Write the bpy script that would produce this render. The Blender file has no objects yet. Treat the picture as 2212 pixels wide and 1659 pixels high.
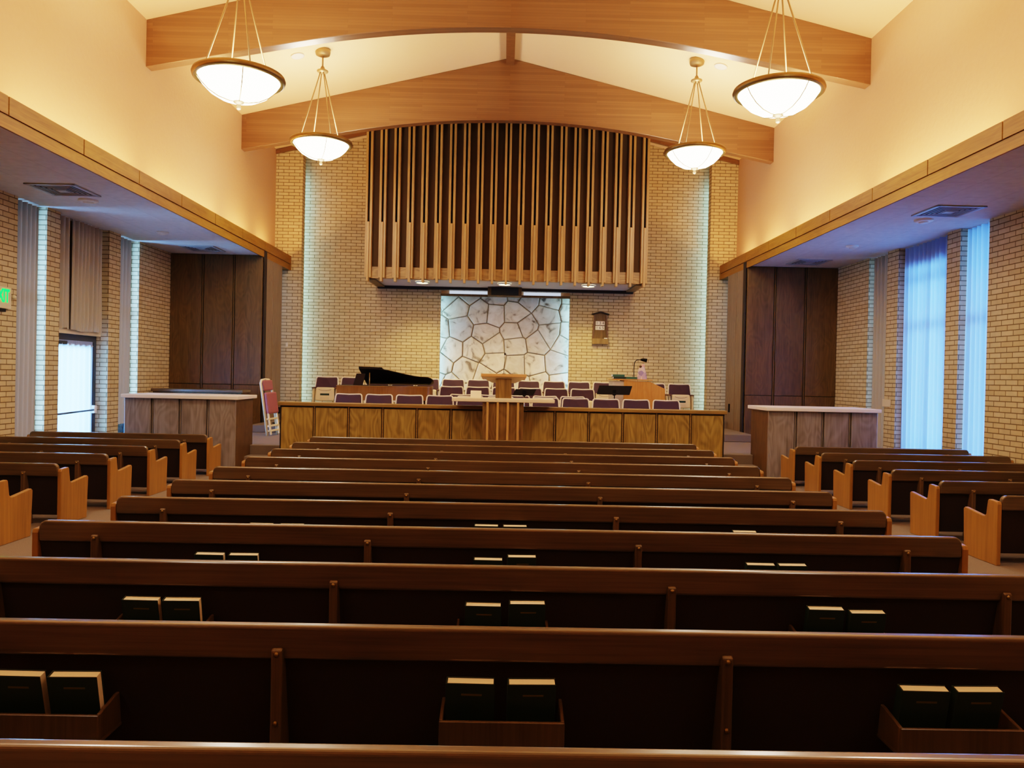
import bpy, bmesh, math, random
from math import sin, cos, pi, radians as R
from mathutils import Vector, Matrix
random.seed(7)
SC = bpy.context.scene
COL = SC.collection
FZ = -0.045            # floor level

# ------------------------------------------------------------------ colours / nodes
def lin(h):
    h = h.lstrip('#'); o = []
    for i in (0, 2, 4):
        c = int(h[i:i+2], 16) / 255
        o.append(c / 12.92 if c <= .04045 else ((c + .055) / 1.055) ** 2.4)
    return (*o, 1)

def newmat(name):
    m = bpy.data.materials.new(name); m.use_nodes = True
    nt = m.node_tree; nt.nodes.clear()
    out = nt.nodes.new('ShaderNodeOutputMaterial')
    b = nt.nodes.new('ShaderNodeBsdfPrincipled')
    nt.links.new(b.outputs[0], out.inputs[0])
    return m, nt, b, out

def N(nt, t, **kw):
    n = nt.nodes.new(t)
    for k, v in kw.items():
        if k in n.inputs: n.inputs[k].default_value = v
        else: setattr(n, k, v)
    return n

def uvmap(nt, sx, sy, rnd=True):
    tc = N(nt, 'ShaderNodeTexCoord')
    mp = N(nt, 'ShaderNodeMapping'); mp.inputs['Scale'].default_value = (sx, sy, 1)
    nt.links.new(tc.outputs['UV'], mp.inputs[0])
    if rnd:
        oi = N(nt, 'ShaderNodeObjectInfo')
        mu = N(nt, 'ShaderNodeVectorMath', operation='SCALE')
        cx = N(nt, 'ShaderNodeCombineXYZ')
        nt.links.new(oi.outputs['Random'], cx.inputs[0]); nt.links.new(oi.outputs['Random'], cx.inputs[1])
        nt.links.new(cx.outputs[0], mu.inputs[0]); mu.inputs['Scale'].default_value = 37.0
        nt.links.new(mu.outputs[0], mp.inputs['Location'])
    return mp.outputs[0]

def plain(name, col, rough=.5, metal=0, noise=0, nscale=30, coat=0, bump=0, emis=None, es=0, spec=.5):
    m, nt, b, out = newmat(name)
    c = lin(col)
    b.inputs['Base Color'].default_value = c
    b.inputs['Roughness'].default_value = rough; b.inputs['Metallic'].default_value = metal
    b.inputs['Coat Weight'].default_value = coat; b.inputs['Specular IOR Level'].default_value = spec
    tc = N(nt, 'ShaderNodeTexCoord')
    nz = N(nt, 'ShaderNodeTexNoise', Scale=nscale, Detail=4.0)
    nt.links.new(tc.outputs['Object'], nz.inputs['Vector'])
    if noise:
        mx = N(nt, 'ShaderNodeMix', data_type='RGBA')
        mx.inputs[6].default_value = tuple(x * (1 - noise) for x in c[:3]) + (1,)
        mx.inputs[7].default_value = tuple(min(1, x * (1 + noise)) for x in c[:3]) + (1,)
        nt.links.new(nz.outputs[0], mx.inputs[0]); nt.links.new(mx.outputs[2], b.inputs['Base Color'])
    if bump:
        bp = N(nt, 'ShaderNodeBump', Strength=bump, Distance=.01)
        nt.links.new(nz.outputs[0], bp.inputs['Height']); nt.links.new(bp.outputs[0], b.inputs['Normal'])
    if emis:
        b.inputs['Emission Color'].default_value = lin(emis); b.inputs['Emission Strength'].default_value = es
    return m

def wood(name, c1, c2, grain='U', rough=.4, fine=45, long=1.3, fig=0, coat=.0, bump=.05, spec=.5, figcol=None):
    """c1 dark, c2 light; grain runs along U or V; fig = plywood cathedral figure strength"""
    m, nt, b, out = newmat(name)
    sx, sy = (long, fine) if grain == 'U' else (fine, long)
    v = uvmap(nt, sx, sy)
    n1 = N(nt, 'ShaderNodeTexNoise', Scale=1.0, Detail=6.0, Roughness=.6, Distortion=.4)
    nt.links.new(v, n1.inputs['Vector'])
    sx2, sy2 = (.8, 5) if grain == 'U' else (5, .8)
    v2 = uvmap(nt, sx2, sy2)
    n2 = N(nt, 'ShaderNodeTexNoise', Scale=1.0, Detail=2.0, Distortion=1.0)
    nt.links.new(v2, n2.inputs['Vector'])
    fac = N(nt, 'ShaderNodeMath', operation='ADD')
    m1 = N(nt, 'ShaderNodeMath', operation='MULTIPLY'); m1.inputs[1].default_value = .6
    m2 = N(nt, 'ShaderNodeMath', operation='MULTIPLY'); m2.inputs[1].default_value = .4
    nt.links.new(n1.outputs[0], m1.inputs[0]); nt.links.new(n2.outputs[0], m2.inputs[0])
    nt.links.new(m1.outputs[0], fac.inputs[0]); nt.links.new(m2.outputs[0], fac.inputs[1])
    last = fac.outputs[0]
    if fig:
        sx3, sy3 = (1.0, 3.2) if grain == 'U' else (3.2, 1.0)
        v3 = uvmap(nt, sx3, sy3)
        n3 = N(nt, 'ShaderNodeTexNoise', Scale=1.2, Detail=1.5, Distortion=.3)
        nt.links.new(v3, n3.inputs['Vector'])
        mm = N(nt, 'ShaderNodeMath', operation='MULTIPLY'); mm.inputs[1].default_value = 55
        sn = N(nt, 'ShaderNodeMath', operation='SINE')
        nt.links.new(n3.outputs[0], mm.inputs[0]); nt.links.new(mm.outputs[0], sn.inputs[0])
        ms = N(nt, 'ShaderNodeMath', operation='MULTIPLY'); ms.inputs[1].default_value = fig
        nt.links.new(sn.outputs[0], ms.inputs[0])
        ad = N(nt, 'ShaderNodeMath', operation='ADD')
        nt.links.new(last, ad.inputs[0]); nt.links.new(ms.outputs[0], ad.inputs[1]); last = ad.outputs[0]
    rp = N(nt, 'ShaderNodeValToRGB')
    rp.color_ramp.elements[0].position = .33; rp.color_ramp.elements[0].color = lin(c1)
    rp.color_ramp.elements[1].position = .68; rp.color_ramp.elements[1].color = lin(c2)
    nt.links.new(last, rp.inputs[0]); nt.links.new(rp.outputs[0], b.inputs['Base Color'])
    b.inputs['Roughness'].default_value = rough; b.inputs['Coat Weight'].default_value = coat
    b.inputs['Coat Roughness'].default_value = .15; b.inputs['Specular IOR Level'].default_value = spec
    if bump:
        bp = N(nt, 'ShaderNodeBump', Strength=bump, Distance=.01)
        nt.links.new(n1.outputs[0], bp.inputs['Height']); nt.links.new(bp.outputs[0], b.inputs['Normal'])
    return m

def brickmat(name, c1, c2, mortar, w=.267, h=.0813, ms=.0065, bump=.5, rough=.8, offs=.5, spec=.3, grain=None, coat=0):
    m, nt, b, out = newmat(name)
    v = uvmap(nt, 1, 1, rnd=False)
    br = N(nt, 'ShaderNodeTexBrick', Scale=1.0)
    br.inputs['Color1'].default_value = lin(c1); br.inputs['Color2'].default_value = lin(c2)
    br.inputs['Mortar'].default_value = lin(mortar)
    br.inputs['Mortar Size'].default_value = ms; br.inputs['Mortar Smooth'].default_value = .15
    br.inputs['Bias'].default_value = 0; br.inputs['Brick Width'].default_value = w; br.inputs['Row Height'].default_value = h
    br.offset = offs
    nt.links.new(v, br.inputs['Vector'])
    nz = N(nt, 'ShaderNodeTexNoise', Scale=9.0, Detail=5.0); nt.links.new(uvmap(nt, *grain, rnd=True) if grain else v, nz.inputs['Vector'])
    mx = N(nt, 'ShaderNodeMix', data_type='RGBA', blend_type='MULTIPLY'); mx.inputs[0].default_value = .25
    nt.links.new(br.outputs[0], mx.inputs[6]); nt.links.new(nz.outputs[1], mx.inputs[7])
    nt.links.new(br.outputs[0], mx.inputs[6])
    rp = N(nt, 'ShaderNodeValToRGB'); rp.color_ramp.elements[0].color = (.55, .55, .55, 1); rp.color_ramp.elements[1].color = (1.1, 1.1, 1.1, 1)
    nt.links.new(nz.outputs[0], rp.inputs[0]); nt.links.new(rp.outputs[0], mx.inputs[7])
    mx.inputs[0].default_value = .6
    nt.links.new(mx.outputs[2], b.inputs['Base Color'])
    b.inputs['Roughness'].default_value = rough; b.inputs['Specular IOR Level'].default_value = spec; b.inputs['Coat Weight'].default_value = coat; b.inputs['Coat Roughness'].default_value = .2
    if bump:
        inv = N(nt, 'ShaderNodeMath', operation='SUBTRACT'); inv.inputs[0].default_value = 1
        nt.links.new(br.outputs['Fac'], inv.inputs[1])
        bp = N(nt, 'ShaderNodeBump', Strength=bump, Distance=.008)
        nt.links.new(inv.outputs[0], bp.inputs['Height']); nt.links.new(bp.outputs[0], b.inputs['Normal'])
    return m

def cloth(name, col, trans, clear=0.0, rough=.9, tcol=None):
    m = bpy.data.materials.new(name); m.use_nodes = True
    nt = m.node_tree; nt.nodes.clear()
    out = N(nt, 'ShaderNodeOutputMaterial')
    d = N(nt, 'ShaderNodeBsdfDiffuse'); d.inputs[0].default_value = lin(col)
    t = N(nt, 'ShaderNodeBsdfTranslucent'); t.inputs[0].default_value = lin(tcol or col)
    tc = N(nt, 'ShaderNodeTexCoord'); nz = N(nt, 'ShaderNodeTexNoise', Scale=60.0, Detail=3.0)
    nt.links.new(tc.outputs['Object'], nz.inputs['Vector'])
    bp = N(nt, 'ShaderNodeBump', Strength=.05, Distance=.01)
    nt.links.new(nz.outputs[0], bp.inputs['Height']); nt.links.new(bp.outputs[0], d.inputs['Normal'])
    mx = N(nt, 'ShaderNodeMixShader'); mx.inputs[0].default_value = trans
    nt.links.new(d.outputs[0], mx.inputs[1]); nt.links.new(t.outputs[0], mx.inputs[2])
    last = mx.outputs[0]
    if clear:
        tr = N(nt, 'ShaderNodeBsdfTransparent')
        m2 = N(nt, 'ShaderNodeMixShader'); m2.inputs[0].default_value = clear
        nt.links.new(last, m2.inputs[1]); nt.links.new(tr.outputs[0], m2.inputs[2]); last = m2.outputs[0]
    nt.links.new(last, out.inputs[0])
    return m

def emit(name, col, s):
    m = bpy.data.materials.new(name); m.use_nodes = True
    nt = m.node_tree; nt.nodes.clear()
    out = N(nt, 'ShaderNodeOutputMaterial'); e = N(nt, 'ShaderNodeEmission')
    e.inputs[0].default_value = lin(col); e.inputs[1].default_value = s
    nt.links.new(e.outputs[0], out.inputs[0]); return m

# ------------------------------------------------------------------ materials
M = {}
M['plaster'] = plain('textured warm plaster', '#CBA47A', .9, noise=.03, nscale=14, bump=.35)
M['ceiling'] = plain('ceiling plaster', '#F4D2A4', .9, noise=.02, nscale=8, bump=.1)
M['brick'] = brickmat('tan brick', '#D6C296', '#CAB386', '#76603C', ms=.0075)
M['tile'] = brickmat('acoustic ceiling tile', '#DEDCDA', '#D9D7D5', '#B5B1AC', w=.75, h=.75, ms=.003, bump=.1, offs=0)
M['carpet'] = plain('grey brown carpet', '#6F6458', .95, noise=.25, nscale=120, bump=.3)
M['glulam'] = brickmat('laminated beam wood', '#805A38', '#704C2C', '#604024', w=1.9, h=.045, ms=.0012, bump=.04, rough=.38, offs=.37, spec=.5, grain=(.1, 2.2), coat=.5)
M['fascia'] = wood('fascia oak', '#7E561E', '#A0722E', 'U', .6, fig=.03, spec=.2)
M['fin'] = wood('golden oak slats', '#937140', '#BE9658', 'V', .42)
M['fin_rail'] = wood('golden oak band', '#8C6A38', '#B48E50', 'U', .42, fig=.12)
M['grille'] = plain('brown grille cloth', '#4C3A24', .95, noise=.25, nscale=200)
M['panel'] = wood('dark walnut panelling', '#4C3C20', '#6E5632', 'V', .42, fig=.05, coat=.0, spec=.3)
M['panel_wing'] = wood('grey brown door veneer', '#6A5846', '#88745E', 'V', .45, fig=.05)
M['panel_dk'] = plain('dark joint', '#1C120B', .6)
M['rail'] = wood('oak plywood panel', '#735E2C', '#A68C4C', 'V', .4, fig=.09, coat=.1)
M['railcap'] = wood('oak cap', '#6E5830', '#A08248', 'U', .38, coat=.1)
M['counter_pan'] = wood('counter plywood', '#6E665E', '#96908A', 'V', .35, fig=.06, coat=.3)
M['laminate'] = plain('white laminate', '#EDE8E0', .35, noise=.01)
M['cream'] = plain('cream table top', '#F0E2C4', .4, noise=.01)
M['pew'] = wood('dark oak pew rail', '#433620', '#675538', 'U', .34, fine=60, coat=.9)
M['pewv'] = wood('dark oak support', '#4A3B24', '#6A5638', 'V', .35, fine=60, coat=.2)
M['pewback'] = plain('dark brown pew upholstery', '#26170F', .9, noise=.3, nscale=150)
M['pewend'] = wood('honey oak pew end', '#86602A', '#AE7F3E', 'V', .36, fine=30, coat=.15)
M['pewseat'] = plain('maroon seat cushion', '#4A2128', .95, noise=.2, nscale=90)
M['light_oak'] = wood('light oak', '#C9935A', '#E6B880', 'U', .4)
M['light_oakv'] = wood('light oak upright', '#B08648', '#D0A665', 'V', .4)
M['tan_ply'] = wood('tan birch veneer', '#B5742C', '#CF9145', 'V', .4, fig=.03)
M['pulpit'] = wood('pulpit walnut', '#665028', '#8E7242', 'V', .4, fig=.08)
M['pulpit_under'] = wood('pulpit desk underside', '#AFA088', '#C6B89E', 'U', .5)
M['purple'] = plain('purple upholstery', '#3E2D3A', .95, noise=.18, nscale=120, bump=.1)
M['shell'] = plain('beige moulded shell', '#DCCDA6', .45, noise=.02)
M['frame'] = plain('cream chair frame', '#F1E4CC', .35)
M['armrest'] = wood('walnut arm rest', '#4A2E1A', '#6E4A2C', 'U', .4)
M['slot'] = plain('dark green slot', '#16352C', .6)
M['black'] = plain('black metal', '#0E0E0D', .8, spec=.15)
M['blackmat'] = plain('dark mesh', '#1B1A18', .8)
M['chrome'] = plain('chrome tube', '#C9CCD2', .2, metal=1)
M['steel'] = plain('bronze door frame', '#4A5560', .4, metal=.6)
M['brass'] = plain('antique brass', '#A08660', .45, metal=.6, noise=.1)
M['brass_dk'] = plain('aged bronze rim', '#7D6436', .4, metal=.75, noise=.15)
M['bowl'] = emit('lit opal glass', '#FFF0D2', 7.0)
M['piano'] = wood('polished walnut piano', '#6A4824', '#8A6236', 'V', .12, coat=.8)
M['pianolid'] = plain('polished dark lid', '#1A0F0A', .3, coat=.2)
M['ivory'] = plain('ivory keys', '#EDE6D2', .3)
M['book'] = plain('dark green cloth cover', '#0F2A1E', .6, noise=.15, nscale=80)
M['book2'] = plain('green cloth cover', '#2C5A45', .6, noise=.1, nscale=80)
M['paper'] = plain('cream page edges', '#FFF3DA', .8, noise=.05, nscale=200)
M['gold'] = plain('dull gilt', '#6E6230', .5, metal=.4)
M['white'] = plain('white plastic', '#E8E4DC', .4)
M['offwhite'] = plain('cream plastic', '#D9C9A6', .5)
M['drape'] = cloth('beige grey drape', '#ACA491', .012)
M['sheer'] = cloth('white sheer curtain', '#C9DAF2', .6, .04, tcol='#A8CEFF')
M['doorsheer'] = cloth('gathered white door curtain', '#E4EDF8', .65, .15, tcol='#E6F2FF')
M['glass'] = None
M['green'] = emit('green exit letters', '#12F04A', 1.6)
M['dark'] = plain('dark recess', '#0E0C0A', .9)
M['vent'] = plain('vent metal', '#A9ABAD', .4)
M['pink'] = plain('rose vinyl', '#96585E', .5, noise=.05)
M['maroon'] = plain('maroon vinyl', '#6A3338', .5)
M['creamwood'] = plain('cream painted wood', '#E6D6AE', .45)
M['fluor'] = emit('fluorescent diffuser', '#CFE0FF', .6)
M['warmlens'] = emit('warm lamp lens', '#FFE29A', 9.0)
M['coolstrip'] = emit('cool daylight strip', '#8AD2FF', 15.0)
M['coolstrip2'] = emit('cool niche strip', '#8AD2FF', 22.0)
M['covetube'] = emit('warm cove tube', '#FFC980', 6.0)
M['underside'] = plain('pale soffit board', '#B9B3B2', .8)
M['mortar'] = plain('grey brown mortar', '#8E7F68', .95, noise=.2, nscale=25, bump=.4)
def stonemat():
    m, nt, b, out = newmat('cream quartz stone')
    at = N(nt, 'ShaderNodeVertexColor'); at.layer_name = 'tone'
    tc = N(nt, 'ShaderNodeTexCoord')
    n1 = N(nt, 'ShaderNodeTexNoise', Scale=3.5, Detail=7.0, Distortion=1.2); nt.links.new(tc.outputs['Object'], n1.inputs['Vector'])
    rp = N(nt, 'ShaderNodeValToRGB'); e = rp.color_ramp.elements
    e[0].position = .30; e[0].color = lin('#6B5A49'); e[1].position = .43; e[1].color = lin('#DED5BC')
    k = rp.color_ramp.elements.new(.62); k.color = lin('#F0EBD8')
    nt.links.new(n1.outputs[0], rp.inputs[0])
    mx = N(nt, 'ShaderNodeMix', data_type='RGBA', blend_type='MULTIPLY'); mx.inputs[0].default_value = 1
    nt.links.new(rp.outputs[0], mx.inputs[6]); nt.links.new(at.outputs[0], mx.inputs[7])
    nt.links.new(mx.outputs[2], b.inputs['Base Color'])
    b.inputs['Roughness'].default_value = .75
    bp = N(nt, 'ShaderNodeBump', Strength=.5, Distance=.02)
    nt.links.new(n1.outputs[0], bp.inputs['Height']); nt.links.new(bp.outputs[0], b.inputs['Normal'])
    return m
M['stone'] = stonemat()
def glassmat():
    m = bpy.data.materials.new('window glass'); m.use_nodes = True
    nt = m.node_tree; nt.nodes.clear()
    out = N(nt, 'ShaderNodeOutputMaterial'); t = N(nt, 'ShaderNodeBsdfTransparent'); t.inputs[0].default_value = (.9, .95, 1, 1)
    g = N(nt, 'ShaderNodeBsdfGlossy'); g.inputs['Roughness'].default_value = .05
    lw = N(nt, 'ShaderNodeFresnel', IOR=1.3); mx = N(nt, 'ShaderNodeMixShader')
    nt.links.new(lw.outputs[0], mx.inputs[0]); nt.links.new(t.outputs[0], mx.inputs[1]); nt.links.new(g.outputs[0], mx.inputs[2])
    nt.links.new(mx.outputs[0], out.inputs[0]); return m
M['glass'] = glassmat()

# ------------------------------------------------------------------ mesh builder
class MB:
    def __init__(s): s.v = []; s.f = []; s.sm = []; s.mi = []; s.cur = 0
    def add(s, vs, fs, smooth=False):
        b = len(s.v); s.v += [tuple(x) for x in vs]
        for f in fs: s.f.append([b + i for i in f]); s.sm.append(smooth); s.mi.append(s.cur)
        return s
    def box(s, x0, x1, y0, y1, z0, z1):
        v = [(x0,y0,z0),(x1,y0,z0),(x1,y1,z0),(x0,y1,z0),(x0,y0,z1),(x1,y0,z1),(x1,y1,z1),(x0,y1,z1)]
        return s.add(v, [(0,3,2,1),(4,5,6,7),(0,1,5,4),(1,2,6,5),(2,3,7,6),(3,0,4,7)])
    def prism(s, pts, axis, a, b, smooth=False):
        """pts polygon CCW in the two other axes; extruded along axis a..b. axis 'x': pts=(y,z); 'y': pts=(x,z); 'z': pts=(x,y)"""
        n = len(pts)
        def P(p, t): return {'x': (t, p[0], p[1]), 'y': (p[0], t, p[1]), 'z': (p[0], p[1], t)}[axis]
        vs = [P(p, a) for p in pts] + [P(p, b) for p in pts]
        s.add(vs, [list(range(n))[::-1], [n + i for i in range(n)]])
        base = len(s.v) - 2 * n
        for i in range(n):
            j = (i + 1) % n
            s.f.append([base + i, base + j, base + n + j, base + n + i]); s.sm.append(smooth); s.mi.append(s.cur)
        return s
    def quad(s, a, b, c, d): return s.add([a, b, c, d], [(0, 1, 2, 3)])
    def lathe(s, prof, c=(0,0,0), n=32, caps=False):
        vs = []; fs = []; k = len(prof)
        for i in range(n):
            a = 2 * pi * i / n
            for r, z in prof: vs.append((c[0] + r * cos(a), c[1] + r * sin(a), c[2] + z))
        for i in range(n):
            j = (i + 1) % n
            for q in range(k - 1): fs.append((i*k+q, j*k+q, j*k+q+1, i*k+q+1))
        s.add(vs, fs, True)
        if caps:
            b = len(s.v) - n * k
            s.f.append([b + i*k for i in range(n)][::-1]); s.sm.append(False); s.mi.append(s.cur)
            s.f.append([b + i*k + k-1 for i in range(n)]); s.sm.append(False); s.mi.append(s.cur)
        return s
    def cyl(s, c, r, h, n=20): return s.lathe([(r, 0), (r, h)], c, n, True)
    def ball(s, c, r, n=14, k=8, sq=1):
        return s.lathe([(max(1e-4, r * sin(pi * i / k)), -r * sq * cos(pi * i / k)) for i in range(k + 1)], c, n)
    def tube(s, pts, r, n=8, closed=False, caps=True):
        pts = [Vector(p) for p in pts]; m = len(pts); vs = []; fs = []
        up = None
        rr = r if isinstance(r, (list, tuple)) else [r] * m
        for i, p in enumerate(pts):
            if closed: d = pts[(i+1) % m] - pts[i-1]
            else: d = pts[min(i+1, m-1)] - pts[max(i-1, 0)]
            d.normalize()
            if up is None:
                up = Vector((0,0,1)) if abs(d.z) < .9 else Vector((1,0,0))
            a = d.cross(up).normalized(); b = a.cross(d).normalized(); up = b
            for q in range(n):
                t = 2 * pi * q / n; vs.append(p + (a * cos(t) + b * sin(t)) * rr[i])
        for i in range(m if closed else m - 1):
            j = (i + 1) % m
            for q in range(n):
                w = (q + 1) % n; fs.append((i*n+q, i*n+w, j*n+w, j*n+q))
        s.add(vs, fs, True)
        if caps and not closed:
            b0 = len(s.v) - m * n
            s.f.append([b0 + q for q in range(n)][::-1]); s.sm.append(False); s.mi.append(s.cur)
            s.f.append([b0 + (m-1)*n + q for q in range(n)]); s.sm.append(False); s.mi.append(s.cur)
        return s
    def build(s, name, mat, parent=None, bevel=0, seg=2, loc=None, rot=None, sub=0):
        me = bpy.data.meshes.new(name); me.from_pydata(s.v, [], s.f)
        bm = bmesh.new(); bm.from_mesh(me)
        bmesh.ops.recalc_face_normals(bm, faces=bm.faces)
        uvl = bm.loops.layers.uv.new('UVMap')
        for f in bm.faces:
            n = f.normal; ax = max(range(3), key=lambda i: abs(n[i]))
            for l in f.loops:
                c = l.vert.co
                l[uvl].uv = (c.y, c.z) if ax == 0 else ((c.x, c.z) if ax == 1 else (c.x, c.y))
        bm.to_mesh(me); bm.free()
        me.polygons.foreach_set('use_smooth', s.sm)
        mats = mat if isinstance(mat, (list, tuple)) else [mat]
        for m in mats: me.materials.append(m)
        if len(mats) > 1: me.polygons.foreach_set('material_index', s.mi)
        o = bpy.data.objects.new(name, me); COL.objects.link(o)
        if parent: o.parent = parent
        if loc: o.location = loc
        if rot: o.rotation_euler = rot
        if bevel:
            b = o.modifiers.new('b', 'BEVEL'); b.width = bevel; b.segments = seg; b.limit_method = 'ANGLE'; b.angle_limit = R(40)
        if sub:
            q = o.modifiers.new('s', 'SUBSURF'); q.levels = sub; q.render_levels = sub
        return o

def tag(o, label=None, cat=None, group=None, kind=None):
    if label: o['label'] = label
    if cat: o['category'] = cat
    if group: o['group'] = group
    if kind: o['kind'] = kind
    return o
def empty(name, loc=(0,0,0), label=None, cat=None, group=None, rz=0, rot=None):
    o = bpy.data.objects.new(name, None); COL.objects.link(o); o.location = loc
    o.rotation_euler = rot or (0, 0, rz); o.empty_display_size = .1
    return tag(o, label, cat, group)
def copy_tree(o, parent=None):
    c = o.copy(); COL.objects.link(c); c.parent = parent
    for ch in [x for x in bpy.data.objects if x.parent == o]: copy_tree(ch, c)
    return c
def struct(name, mb, mat, parent=None, **kw):
    o = mb.build(name, mat, parent, **kw)
    if not parent: o['kind'] = 'structure'
    return o
def textmesh(name, txt, size, mat, parent, loc, rot, ext=.002, sx=1, align='CENTER', bold=0):
    cu = bpy.data.curves.new(name, 'FONT'); cu.body = txt; cu.size = size; cu.extrude = ext
    cu.offset = bold; cu.align_x = align; cu.align_y = 'CENTER'
    t = bpy.data.objects.new(name + '_tmp', cu); COL.objects.link(t)
    bpy.context.view_layer.update()
    dg = bpy.context.evaluated_depsgraph_get()
    me = bpy.data.meshes.new_from_object(t.evaluated_get(dg))
    bpy.data.objects.remove(t)
    me.materials.clear(); me.materials.append(mat)
    o = bpy.data.objects.new(name, me); COL.objects.link(o)
    o.parent = parent; o.location = loc; o.rotation_euler = rot; o.scale = (sx, 1, 1)
    return o
def light(name, kind, loc, power, col, **kw):
    l = bpy.data.lights.new(name, kind); l.energy = power; l.color = lin(col)[:3]
    for k, v in kw.items():
        if k != 'rot': setattr(l, k, v)
    o = bpy.data.objects.new(name, l); COL.objects.link(o); o.location = loc
    if 'rot' in kw: o.rotation_euler = kw['rot']
    return o

# ------------------------------------------------------------------ room shell
XW, XU, XF = 7.46, 5.8, 5.4       # side wall, upper wall, fascia
ZS = 4.19                          # soffit level
YF, YP = 19.9, 19.35               # main front wall, brick pier face
YB = -4.0                          # behind the viewer
SL, ZAP = .238, 8.54               # ceiling slope and apex
ZE = ZAP - SL * XU                 # ceiling height at upper walls

mb = MB().box(-XW-.6, XW+.6, YB, 21, FZ-.1, FZ)
struct('floor', mb, M['carpet'])
# ceiling: two sloped slabs
mb = MB()
for s in (-1, 1):
    a = [(0, YB, ZAP), (s*(XU+.15), YB, ZAP-SL*(XU+.15)), (s*(XU+.15), 20.3, ZAP-SL*(XU+.15)), (0, 20.3, ZAP)]
    mb.add(a + [(x, y, z+.1) for x, y, z in a], [(0,1,2,3),(4,7,6,5),(0,4,5,1),(1,5,6,2),(2,6,7,3),(3,7,4,0)])
struct('ceiling', mb, M['ceiling'])
mb = MB().box(-XW-.6, XW+.6, YB-.2, YB, FZ, 8.7)
struct('wall_back', mb, M['plaster'])
for s, sd in ((-1, 'left'), (1, 'right')):
    # upper plaster wall
    x0, x1 = sorted((s*XU, s*(XU+.12)))
    struct('wall_upper_'+sd, MB().box(x0, x1, YB, 20.2, ZS+.01, ZE+.1), M['plaster'])
    # soffit (low ceiling over the aisle)
    x0, x1 = sorted((s*(XF+.02), s*(XW+.45)))
    struct('ceiling_soffit_'+sd, MB().box(x0, x1, YB, 17.6, ZS, ZS+.12), M['tile'])
    # brick side wall with three openings, floor to soffit
    segs = [(YB, 11.83), (12.58, 12.96), (14.56, 14.98), (15.74, 17.6)]
    mb = MB()
    for a, b in segs:
        x0, x1 = sorted((s*XW, s*(XW+.27)))
        mb.box(x0, x1, a, b, FZ, ZS+.05)
    struct('wall_'+sd, mb, M['brick'])
    # brick pier beside the front wall
    x0, x1 = sorted((s*5.13, s*6.2))
    struct('wall_pier_'+sd, MB().box(x0, x1, YP, YP+.25, FZ, ZAP), M['brick'])
    # fascia with cove trough
    fx = lambda a, b: sorted((s*a, s*b))
    t = empty('trim_1' if s < 0 else 'trim_2'); t['kind'] = 'structure'
    mb = MB(); J = 1.481
    y = 19.30; k = 0
    while y > YB:
        y0 = max(YB, y - J + .022) if k else 18.72
        mb.box(*fx(XF-.02, XF+.03), y0, y, 4.30, 4.50)
        y = y - J if k else 18.71
        k += 1
    mb.build('fascia_upper_board', M['fascia'], t)
    mb = MB(); mb.box(*fx(XF, XF+.03), YB, 19.3, 4.15, 4.295); mb.build('fascia_lower_board', M['fascia'], t)
    MB().box(*fx(XF+.03, XU), YB, 19.3, 4.315, 4.345).build('cove_tray', M['plaster'], t)
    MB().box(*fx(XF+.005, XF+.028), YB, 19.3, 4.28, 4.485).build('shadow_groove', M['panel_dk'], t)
    MB().box(*fx(XF-.02, XU), 19.30, 19.34, 4.15, 4.50).build('end_board', M['fascia'], t)
    MB().box(*fx(XF+.03, XU+.1), 17.6, 19.3, 4.15, 4.19).build('end_soffit', M['fascia'], t)

# main front wall: brick around a stone niche
NX, NT = 1.67, 3.80
mb = MB()
mb.box(-6.2, -NX, YF, YF+.12, FZ, ZAP); mb.box(NX, 6.2, YF, YF+.12, FZ, ZAP); mb.box(-NX, NX, YF, YF+.12, NT, ZAP)
struct('wall_front', mb, M['brick'])
struct('wall_front_niche', MB().box(-2.3, 2.3, YF+.432, YF+.5, FZ, 4.1), M['mortar'])

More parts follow.
